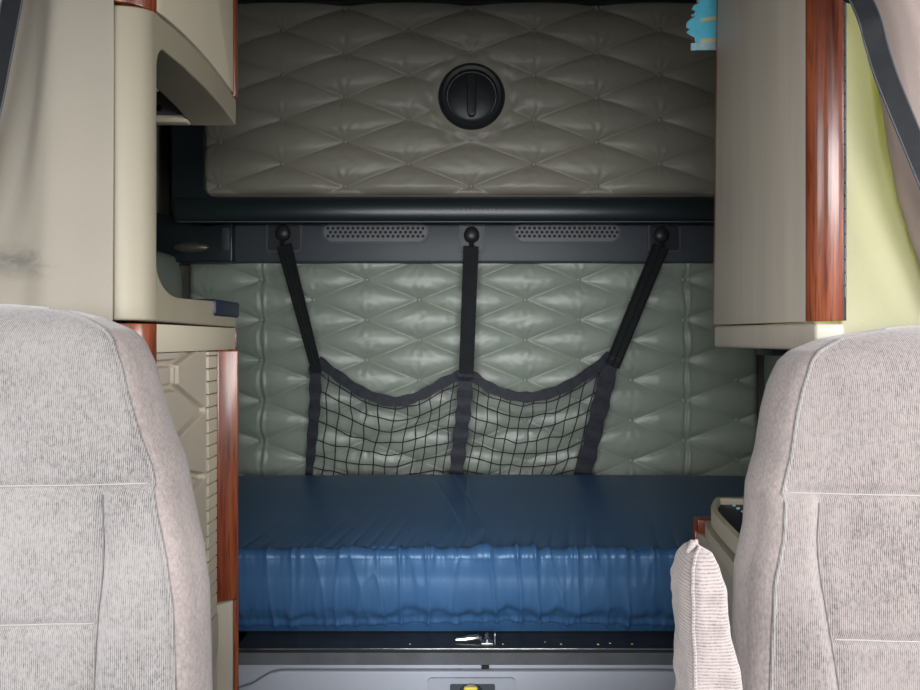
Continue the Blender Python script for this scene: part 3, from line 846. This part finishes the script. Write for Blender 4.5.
# ================================================================== TALL CABINET ON THE OTHER SIDE
XB = .55
tc_ = thing('wall_cabinet', 'tall taupe wall cabinet with cherry wood bullnose post above the seat with the armrest', 'cabinet', (XB + .25, 1.3, H(-.02)))
yn = 1.0775
def far(h): return 1.517 - .024 * max(0, h) / .73
bm = nb(); prism(bm, [(XB, 1.1155, H(.029)), (XB, far(0), H(.0328)), (XB, far(1.24), zt1), (XB, 1.1155, zt1)], (.022, 0, 0), bev=.0012, seg=2); obj('door', bm, M['panel'], tc_)
bm = nb(); box(bm, XB + .0225, 1.1, 1.32, 1.48, H(.033), zt1, .002); obj('carcass', bm, M['panel'], tc_)
bullnose('wood_post', XB, yn, .038, H(.0295), zt1, -1, tc_)
bm = nb(); prism(bm, [(XB + .001, far(0) + .0005, H(.033)), (XB + .001, far(0) + .011, H(.033)), (XB + .001, far(1.24) + .011, zt1), (XB + .001, far(1.24) + .0005, zt1)], (.03, 0, 0), bev=.001, seg=1); obj('wood_edging', bm, M['wood'], tc_)
bm = nb(); prism(bm, [(XB + .001, 1.085, H(.0262)), (XB + .001, 1.519, H(.0305)), (XB + .001, 1.519, H(-.0165)), (XB + .001, 1.085, H(-.0165))], (.0475, 0, 0), bev=.006); box(bm, XB + .02, 1.1, 1.125, 1.515, H(-.015), H(.029), .002); obj('bottom_fascia', bm, M['panel'], tc_)
bm = nb(); z = H(.065); rnd = random.Random(2)
while z < zt1 - .03:
    box(bm, XB + .0415, XB + .046, yn + .0005, yn + .018, z, z + .0185, .001, 1); z += .0197
obj('piano_hinge', bm, M['strip'], tc_)
bm = nb(); box(bm, XB + .0415, XB + .047, yn + .004, yn + .03, H(.03), zt1); obj('hinge_leaf', bm, M['hole'], tc_)
a = P(756, 356, 1.5); b = P(784, 352, 1.5)
bm = nb(); box(bm, a.x, b.x, 1.42, 1.5, H(-.032), H(-.017), .003); obj('courtesy_lamp', bm, M['black'], tc_)

# ================================================================== NIGHT STAND WITH TRAY
ns = thing('side_cabinet', 'low taupe side cabinet with rounded navy tray top behind the seat armrest', 'cabinet', (.75, 1.25, 0))
def slab_outline(pts, n=5):
    out = []
    for k in range(len(pts) - 1):
        for q in range(n):
            v = interp(pts, (k + q / n) / (len(pts) - 1)); out.append((v[0], v[1]))
    return out + [pts[-1]]
edge = [(.527, 1.427), (.5145, 1.412), (.496, 1.375), (.474, 1.318), (.456, 1.20), (.445, 1.10), (.44, 1.03)]
eo = slab_outline(edge)
outer = [(1.06, 1.427)] + eo + [(1.06, 1.03)]
inn = [(1.045, 1.415)] + [(x + .011, min(y, 1.415) if i > 2 else 1.415) for i, (x, y) in enumerate(eo) if y < 1.416 and y > 1.05] + [(eo[-1][0] + .011, 1.042), (1.045, 1.042)]
ztray = H(-.32)
bm = nb(); plate(bm, outer, [inn], lambda p: (p[0], p[1], ztray), (0, 0, -.03)); obj('tray_rim', bm, M['beige'], ns, 50.)
bm = nb(); prism(bm, [(p[0], p[1], ztray - .012) for p in inn], (0, 0, -.014)); tr = obj('tray_mat', bm, M['navy_tray'], ns)
bm = nb(); rnd = random.Random(3)
for (px, py) in ((730, 502), (734, 506), (741, 501), (738, 509), (746, 504), (750, 508), (743, 512), (736, 500)):
    Y = .332 * F / (py - HY); x = (px - VX) / F * Y
    bm = nb(); lathe(bm, (x, Y, ztray - .012), [(.0035, 0), (.0035, .002), (.002, .0035)], axis='z', n=10); obj('rubber_stud', bm, M['lightblue'], tr, label='pale stud on the tray mat')
e2 = slab_outline([(.520, 1.462), (.508, 1.452), (.490, 1.38), (.476, 1.28), (.464, 1.19), (.455, 1.10), (.452, 1.03)])
bm = nb(); prism(bm, [(x, y, H(-.378)) for x, y in [(1.06, 1.462)] + e2 + [(1.06, 1.03)]], (0, 0, -.026), bev=.002); obj('counter_ledge', bm, M['beige'], ns)
bm = nb(); box(bm, .5, 1.06, 1.03, 1.478, ZF, H(-.4045), .003); obj('carcass', bm, M['hex'], ns)
bm = nb(); box(bm, .53, 1.04, 1.05, 1.41, H(-.378), H(-.3505), .002); obj('riser', bm, M['hex'], ns)
bm = nb(); box(bm, .4965, .52, 1.4785, 1.492, ZF, H(-.378), .002); box(bm, .497, 1.06, 1.4625, 1.491, H(-.404), H(-.3755), .002); obj('wood_edging', bm, M['wood'], ns)

# ================================================================== SEATS
def seat(name, label, cx, top, hwp, lines, vseam, mt, side, cush_label=None):
    """Bucket seat; the backrest front faces the windscreen (-Y). hwp: (h, half width) table."""
    t = thing(name, label, 'seat', (cx, .75, 0))
    hs = np.array([p[0] for p in hwp]); ws = np.array([p[1] for p in hwp])
    o = np.argsort(hs); hs, ws = hs[o], ws[o]
    hb = -.62
    # levels, denser towards the crown
    lev = np.concatenate([np.linspace(hb, top - .09, 110), top - .09 + .09 * np.sin(np.linspace(0, np.pi / 2, 50)[1:])])
    n = 220
    def front(h): return .80 + .10 * (h + .3) if h > -.3 else .80 + .03 * (h + .3)
    def depth(h):
        d = .082
        q = (top - h) / .075
        return d * (math.sqrt(max(0, 1 - (1 - q) ** 2)) if q < 1 else 1)
    def halfw(h): return float(np.interp(h, hs, ws))
    pts = np.zeros((len(lev), n, 3))
    for j, h in enumerate(lev):
        w = max(halfw(h), .012); d = max(depth(h), .008); yf = front(h) + (.082 - d) * .55
        rc = min(.017, d * .45, w * .4)
        # rounded rectangle, counter-clockwise from the front centre
        per = []
        # param: front from -w to w, right side, back, left side
        nf, nsd, nbk = 120, 30, 40
        for k in range(nf):
            sx = -1 + 2 * k / (nf - 1); x = sx * w
            ex = (w - abs(x)); y = yf
            if ex < rc: y = yf + rc - math.sqrt(max(0, rc * rc - (rc - ex) ** 2))
            crown = -.022 * (1 - sx * sx) * min(1, d / .08)
            g = 0.
            for (lh, ltop) in lines:
                if abs(sx) * w < min(ltop, w - .022): g += .006 * math.exp(-((h - lh) / .0045) ** 2)
            if vseam:
                sxw = float(np.mean(np.interp([h + q for q in (-.03, -.018, -.006, .006, .018, .03)], [v[0] for v in vseam], [v[1] for v in vseam])))
                if h < vseam[-1][0] and sxw > 0:
                    dv = abs(x) - sxw
                    g += .006 * math.exp(-(dv / .008) ** 2) - (.010 * (1 / (1 + math.exp(-dv / .008))) * (1 if dv < 1 else 0)) * math.exp(-((dv - .02) / .06) ** 2)
            wr = .0016 * noise.noise((x * 9, h * 12, cx * 3)) + .0012 * noise.noise((x * 25, h * 19, 4 + cx))
            per.append((x, y + crown + g + wr))
        for k in range(1, nsd + 1):
            q = k / (nsd + 1); per.append((w + .004 * math.sin(math.pi * q), yf + rc + (d - 2 * rc) * q))
        for k in range(nbk):
            x = w * (1 - 2 * k / (nbk - 1)); ex = w - abs(x); y = yf + d
            if ex < rc: y -= rc - math.sqrt(max(0, rc * rc - (rc - ex) ** 2))
            per.append((x, y))
        for k in range(1, nsd + 1):
            q = k / (nsd + 1); per.append((-w - .004 * math.sin(math.pi * q), yf + d - rc - (d - 2 * rc) * q))
        per = np.array(per)
        pts[j, :, 0] = cx + per[:, 0]; pts[j, :, 1] = per[:, 1]; pts[j, :, 2] = CZ + h
    # front panel mesh and side/back gusset as two parts
    fi = np.arange(4, 116)
    gi = np.concatenate([np.arange(115, n), np.arange(0, 5)])
    back = grid_obj('backrest', pts[:, fi], M[mt], t)
    bm = nb(); vs = [bm.verts.new(tuple(p)) for p in pts[-1]]; bm.faces.new(vs)
    gus = grid_obj('side_gusset', pts[:, gi], M['seat_side'], t)
    obj('crown_cap', bm, M[mt], t)
    # piping where front panel and gusset meet
    bm = nb()
    lp = [pts[j, 4] + np.array((-.0005, -.0015, 0)) for j in range(0, len(lev) - 12, 2)]
    rp = [pts[j, 115] + np.array((.0005, -.0015, 0)) for j in range(0, len(lev) - 12, 2)]
    tube(bm, lp, .0021, 8); tube(bm, rp, .0021, 8)
    obj('piping', bm, M['seat'], t)
    # stitched cross seams
    for (lh, ltop) in lines:
        j = int(np.argmin(abs(lev - lh)))
        bm = nb(); row = [pts[j, k] + np.array((0, -.0012, 0)) for k in range(2, 118) if abs(pts[j, k, 0] - cx) < min(ltop, halfw(lh) - .02)]
        tube(bm, row, .0009, 6); obj('stitched_seam', bm, M['thread'], t, label='pale stitched cross seam')
    if vseam:
        for sg in (-1, 1):
            bm = nb(); row = []
            for j in range(0, len(lev), 2):
                h = lev[j]
                if h > vseam[-1][0]: break
                sxw = float(np.mean(np.interp([h + q for q in (-.03, -.018, -.006, .006, .018, .03)], [v[0] for v in vseam], [v[1] for v in vseam])))
                yy = float(np.interp(cx + sg * sxw, pts[j, 3:117, 0], pts[j, 3:117, 1]))
                row.append((cx + sg * sxw, yy - .0006, CZ + h))
            tube(bm, row, .0008, 6); obj('bolster_seam', bm, M['thread_dark'], t)
    # cushion and pedestal carry the backrest
    bm = nb(); box(bm, cx - .255, cx + .255, .36, .80, H(-.74), H(-.60), .045, 5); obj('seat_cushion', bm, M[mt], t)
    bm = nb(); box(bm, cx - .2, cx + .2, .42, .80, H(-1.08), H(-.735), .02, 3); box(bm, cx - .24, cx + .24, .38, .86, ZF, H(-1.075), .015); obj('pedestal', bm, M['black'], t)
    return t, pts, lev
hw = [(-.62, .268), (-.4, .263), (-.3, .259), (-.25, .250), (-.2, .237), (-.15, .226), (-.11, .213), (-.06, .199), (-.03, .190), (0, .176), (.0126, .163), (.0277, .128), (.036, .095), (.042, .05), (.045, .012)]
sL, ptsL, levL = seat('bucket_seat', 'light grey velour bucket seat below the open shelf and stained curtain', -.577, .045, [(h, w + (.009 if h < -.12 else .004 if h < -.08 else 0)) for h, w in hw],
     ((-.168, .40), (-.321, .165)), ((-.62, .168), (-.40, .1665), (-.31, .170), (-.25, .174), (-.20, .170), (-.168, .166)), 'seat', 1)
dz = -.026
hw2 = [(h + dz, w - (.004 if h < -.1 else 0) + (.018 if h > -.2 else .012 if h > -.26 else .006) * (1 if h < .03 else .3)) for h, w in hw]
sR, ptsR, levR = seat('bucket_seat', 'light grey velour bucket seat with a raised fabric armrest in front of the tall cabinet', .597, .045 + dz, hw2,
     ((-.175, .40), (-.337, .175)), ((-.62, .163), (-.40, .170), (-.337, .18), (-.25, .191), (-.21, .189), (-.177, .182)), 'seat_b', -1)

# armrest folded up beside the seat
def armrest():
    arm = thing('armrest', None, None, (.255, .75, H(-.6)))
    arm.parent = sR; arm.location = Vector((.255, .75, H(-.6))) - org(sR)
    n = 120; rows = []
    Ya = .72
    outl = lambda h: (np.interp(h, [-.62, -.36, -.30, -.26, -.24, -.228, -.222], [.240, .2385, .2375, .2375, .240, .247, .2565]),
                      np.interp(h, [-.62, -.36, -.30, -.26, -.24, -.228, -.222], [.300, .293, .286, .279, .2745, .268, .2575]))
    lev = np.concatenate([np.linspace(-.62, -.265, 90), np.linspace(-.265, -.222, 40)[1:]])
    for h in lev:
        a, b = outl(h); w = (b - a) / 2; c = (a + b) / 2
        q = min(1, (-.218 - h) / .05); d = .085 * math.sqrt(max(.02, 1 - (1 - q) ** 2)); y0 = Ya + (.085 - d) * .5 + .06 * (h + .3) * .5
        row = []
        for k in range(n):
            th = 2 * math.pi * k / n; cs, sn = math.cos(th), math.sin(th); e = .5
            x = c + w * math.copysign(abs(cs) ** e, cs); y = y0 + d / 2 + d / 2 * math.copysign(abs(sn) ** e, sn)
            a_ = .0024 * noise.noise((x * 60, h * 22, y * 30)) + .0018 * noise.noise((x * 30, h * 60, 3))
            row.append((x + cs * a_ * 2, y + sn * a_ * 2, CZ + h))
        rows.append(row)
    pts = np.array(rows)
    cov = grid_obj('armrest_cover', pts, M['arm'], arm, closed_u=True)
    bm = nb(); bm.faces.new([bm.verts.new(tuple(p)) for p in pts[-1]]); obj('cover_top', bm, M['arm'], arm)
    k = int(n * .645)
    bm = nb(); tube(bm, [Vector(pts[j, k]) + Vector((-.0006, -.0012, 0)) for j in range(0, len(lev), 2)], .002, 8); obj('cover_seam', bm, M['arm'], arm)
    # pinched tuft where the cover is gathered
    bm = nb(); p = Vector(pts[-1].mean(0)) + Vector((-.003, -.008, 0))
    tube(bm, [p + Vector((-.010, -.004, -.006)), p + Vector((-.004, -.003, .002)), p + Vector((.001, 0, .0045)), p + Vector((.004, .003, -.004))], [.002, .0035, .0025, .001], 8); obj('gathered_tuft', bm, M['arm'], arm)
    bm = nb(); box(bm, .262, .30, .775, .80, H(-.62), H(-.36), .006, 3); obj('armrest_arm', bm, M['black'], arm)
armrest()
def arm_flap():
    bm = nb()
    a = [(.2925, -.33), (.299, -.37), (.304, -.45), (.306, -.62)]
    row = [Vector((x, .80, H(h))) for x, h in a]
    row2 = [Vector((x - .016, .765, H(h - .005))) for x, h in a]
    prism(bm, row + row2[::-1], (0, .012, 0), bev=.003)
    o = [c for c in sR.children if c.name.startswith('armrest')][0]
    obj('cover_flap', bm, M['arm'], o)
arm_flap()

# ================================================================== CURTAINS
def curtain(name, label, x0, x1, Yc, z0, z1, m, folds, thick=.0015):
    nx, nz = 160, 120
    X, Z = np.meshgrid(np.linspace(x0, x1, nx), np.linspace(z0, z1, nz))
    Yy = np.full(X.shape, Yc)
    for (fx, amp, w, slope, zr) in folds:
        Yy = Yy + amp * np.exp(-((X - fx - slope * (Z - zr)) / w) ** 2)
    if x0 < 0: Yy = Yy + .022 / (1 + np.exp((X + .67 - .03 * (Z - H(.3))) / .016))
    Yy += .0012 * np.sin(X * 40 + 2 * np.sin(Z * 6)) + .002 * np.sin(Z * 7 + X * 5)
    o = grid_obj(name, np.stack([X, Yy, Z], -1), m, None, thick=thick)
    return tag(o, label, 'curtain')
xl = P(113.5, 0, 1.100).x
curtain('privacy_curtain', 'beige privacy curtain with dark scuff stains hanging beside the open shelf', -1.03, xl - .001, 1.101, H(-.62), ZC - .005, M['curtain'],
        [(-.64, -.012, .035, .03, H(.3)), (-.75, -.02, .04, .05, H(.3)), (-.85, -.03, .04, 0, 0), (-.96, -.03, .03, 0, 0)])
XC = XB + .0475
curtain('privacy_curtain', 'thin cream curtain glowing yellow-green beside the cherry wood post', XC, 1.12, 1.098, H(-.24), ZC - .005, M['curtain_r'],
        [(.80, .02, .04, 0, 0), (.90, -.02, .04, 0, 0), (1.0, .02, .04, 0, 0)])
# mauve curtain gathered over it: its hem runs diagonally
def drape():
    nz, nx = 150, 120; pts = np.zeros((nz, nx, 3))
    zs = np.linspace(H(-.02), ZC - .005, nz)
    # edge of the drape: photo x at given photo y, at Y = 1.03
    ey = np.array([-400, -60, 0, 40, 100, 150, 200, 240, 290, 340]); ex = np.array([838, 846, 853, 868, 877, 885, 895, 907, 925, 950])
    for j, z in enumerate(zs):
        y = HY - (z - CZ) * F / 1.08
        xe = (np.interp(y, ey, ex) + 5 - VX) / F * 1.08
        for i in range(nx):
            q = i / (nx - 1); x = xe + (1.12 - xe) * q
            d = x - xe
            Y = 1.05 - .020 * math.exp(-((d - .035 - .006 * math.sin(z * 5)) / .022) ** 2) + .018 * math.exp(-((d - .085 + .04 * (z - 1.6)) / .014) ** 2) - .02 * math.exp(-((d - .13) / .03) ** 2) + .015 * math.sin(d * 60) * min(1, d / .15)
            if d < .02: Y += .035 * (1 - d / .02) ** 2
            pts[j, i] = (x, min(Y, 1.092), z)
    o = grid_obj('side_drape', pts, M['curtain_p'], None, thick=.002)
    tag(o, 'mauve folded drape gathered in front of the glowing cream curtain', 'curtain')
drape()
# webbing straps across the curtains
def webbing(label, pts, Y0, w, loops=()):
    P3 = [P(x, y, Y0 + dy) for (x, y, dy) in pts]
    Q3 = []
    for k in range(len(P3) - 1):
        p0 = P3[max(k - 1, 0)]; p1 = P3[k]; p2 = P3[k + 1]; p3 = P3[min(k + 2, len(P3) - 1)]
        for i in range(8):
            q = i / 8; Q3.append(.5 * (2 * p1 + (p2 - p0) * q + (2 * p0 - 5 * p1 + 4 * p2 - p3) * q * q + (3 * p1 - p0 - 3 * p2 + p3) * q ** 3))
    Q3.append(P3[-1])
    t = thing('webbing_strap', label, 'strap', P3[0])
    obj('strap_webbing', ribbon(nb(), Q3, w, .003), M['web'], t)
    bm = nb(); sd = (Q3[-1] - Q3[0]).normalized().cross(Vector((0, 1, 0))).normalized()
    e = -.5 if P3[-1].x > P3[0].x else .5
    tube(bm, [p + sd * w * .5 + Vector((0, -.001, 0)) for p in Q3], .0012, 6); tube(bm, [p - sd * w * .5 + Vector((0, -.001, 0)) for p in Q3], .0012, 6)
    obj('strap_selvedge', bm, M['strip'], t)
    return t
webbing('black webbing strap hanging slantwise over the mauve drape', [(775, -538, .0), (800, -420, .01), (835, -60, .01), (861, 0, 0), (870, 22, -.006), (876, 45, 0), (888, 82, 0), (920, 160, 0), (955, 245, 0), (1010, 380, .01)], 1.0, .031)
webbing('black webbing strap slanting over the stained beige curtain', [(75, -489, 0), (60, -420, .0), (26, -80, 0), (12.5, 0, 0), (2, 55, 0), (-12, 125, 0), (-60, 330, 0)], 1.06, .030)

# ================================================================== AIR FRESHENER
def freshener():
    Y = 1.57; c0 = 722
    t = thing('air_freshener', 'blue tree-shaped air freshener card in clear wrap hanging beside the tall cabinet', 'air freshener', P(722, 49, Y))
    half = [(722, -40), (715, -30), (709, -22), (712, -18), (703, -8), (706, -4), (697, 1), (700, 3), (694, 6), (692, 9), (696, 11), (694, 14), (691.5, 15), (695, 17), (690, 20), (687, 23), (686.5, 27), (690, 29), (687, 32), (690, 34.5), (695, 37), (696, 42), (700, 43), (722, 43)]
    rt = [(2 * c0 - x, y) for x, y in half[::-1][1:-1]]
    bm = nb(); prism(bm, [P(x, y, Y) for x, y in half + rt], (0, .004, 0)); obj('tree_card', bm, M['tree'], t)
    def rim(pts, nm, m, r=.0012):
        bm = nb(); tube(bm, [P(x, y, Y - .001) for x, y in pts], r, 6); return obj(nm, bm, m, t)
    rim(half + rt + [half[0]], 'clear_wrap_edge', M['lightblue'])
    def quad(p, nm, m, dy=-.0025):
        bm = nb(); prism(bm, [P(x, y, Y + dy) for x, y in p], (0, .0022, 0)); return obj(nm, bm, m, t)
    quad([(691, 43), (740, 42), (740, 49), (691, 50.5)], 'header_strip', M['lightblue'], dy=-.002)
    quad([(701, 39), (735, 36.5), (735, 41), (701, 43)], 'printed_band', M['cream'], dy=-.0035)
    quad([(701, 18.5), (735, 13), (735, 17), (701, 22)], 'printed_band', M['cream'], dy=-.0035)
    bm = nb(); top = P(722, -40, Y); tube(bm, [top + Vector((0, .002, -.01)), Vector((top.x, top.y, ZC - .002))], .0012, 6); obj('hanging_string', bm, M['thread'], t)
freshener()

# ================================================================== LIGHT
def area(name, loc, target, sx, sy, power, col):
    l = bpy.data.lights.new(name, 'AREA'); l.shape = 'RECTANGLE'; l.size = sx; l.size_y = sy; l.energy = power; l.color = col
    o = bpy.data.objects.new(name, l); COL.objects.link(o); o.location = loc
    d = Vector(target) - Vector(loc); o.rotation_euler = d.to_track_quat('-Z', 'Y').to_euler()
    return o
area('windscreen_daylight', (0, -3.1, H(.55)), (0, 1.2, H(-.05)), 3.4, 1.7, 420, (.98, .99, 1.))
area('door_window_daylight', (WL - .5, .2, H(.35)), (0, .9, H(-.35)), 1.2, .9, 26, (1., .985, .965))
area('door_window_daylight', (WR + .5, .2, H(.35)), (0, .9, H(-.35)), 1.2, .9, 58, (1., .985, .965))
# sunlit grass outside, shining in through the small sleeper window behind the cream curtain
area('grass_daylight', (WR + .03, 1.22, H(.4)), (.6, 1.16, H(.35)), .16, .75, 20, (.74, .95, .24))

w = bpy.data.worlds.new('daylight'); SC.world = w; w.use_nodes = True
bg = w.node_tree.nodes['Background']; bg.inputs['Color'].default_value = (.80, .88, 1, 1); bg.inputs['Strength'].default_value = .35

cam = bpy.data.cameras.new('camera'); co = bpy.data.objects.new('camera', cam); COL.objects.link(co)
cam.sensor_width = 36; cam.lens = F / 920 * 36; cam.clip_start = .02
cam.shift_y = -(345 - HY) / 920
co.location = (0, 0, CZ); co.rotation_euler = (math.pi / 2, 0, 0)
SC.camera = co
vs = SC.view_settings; vs.view_transform = 'Standard'; vs.look = 'None'; vs.exposure = 0; vs.gamma = 1; vs.use_curve_mapping = False
SC.cycles.use_denoising = True
SC.cycles.max_bounces = 8
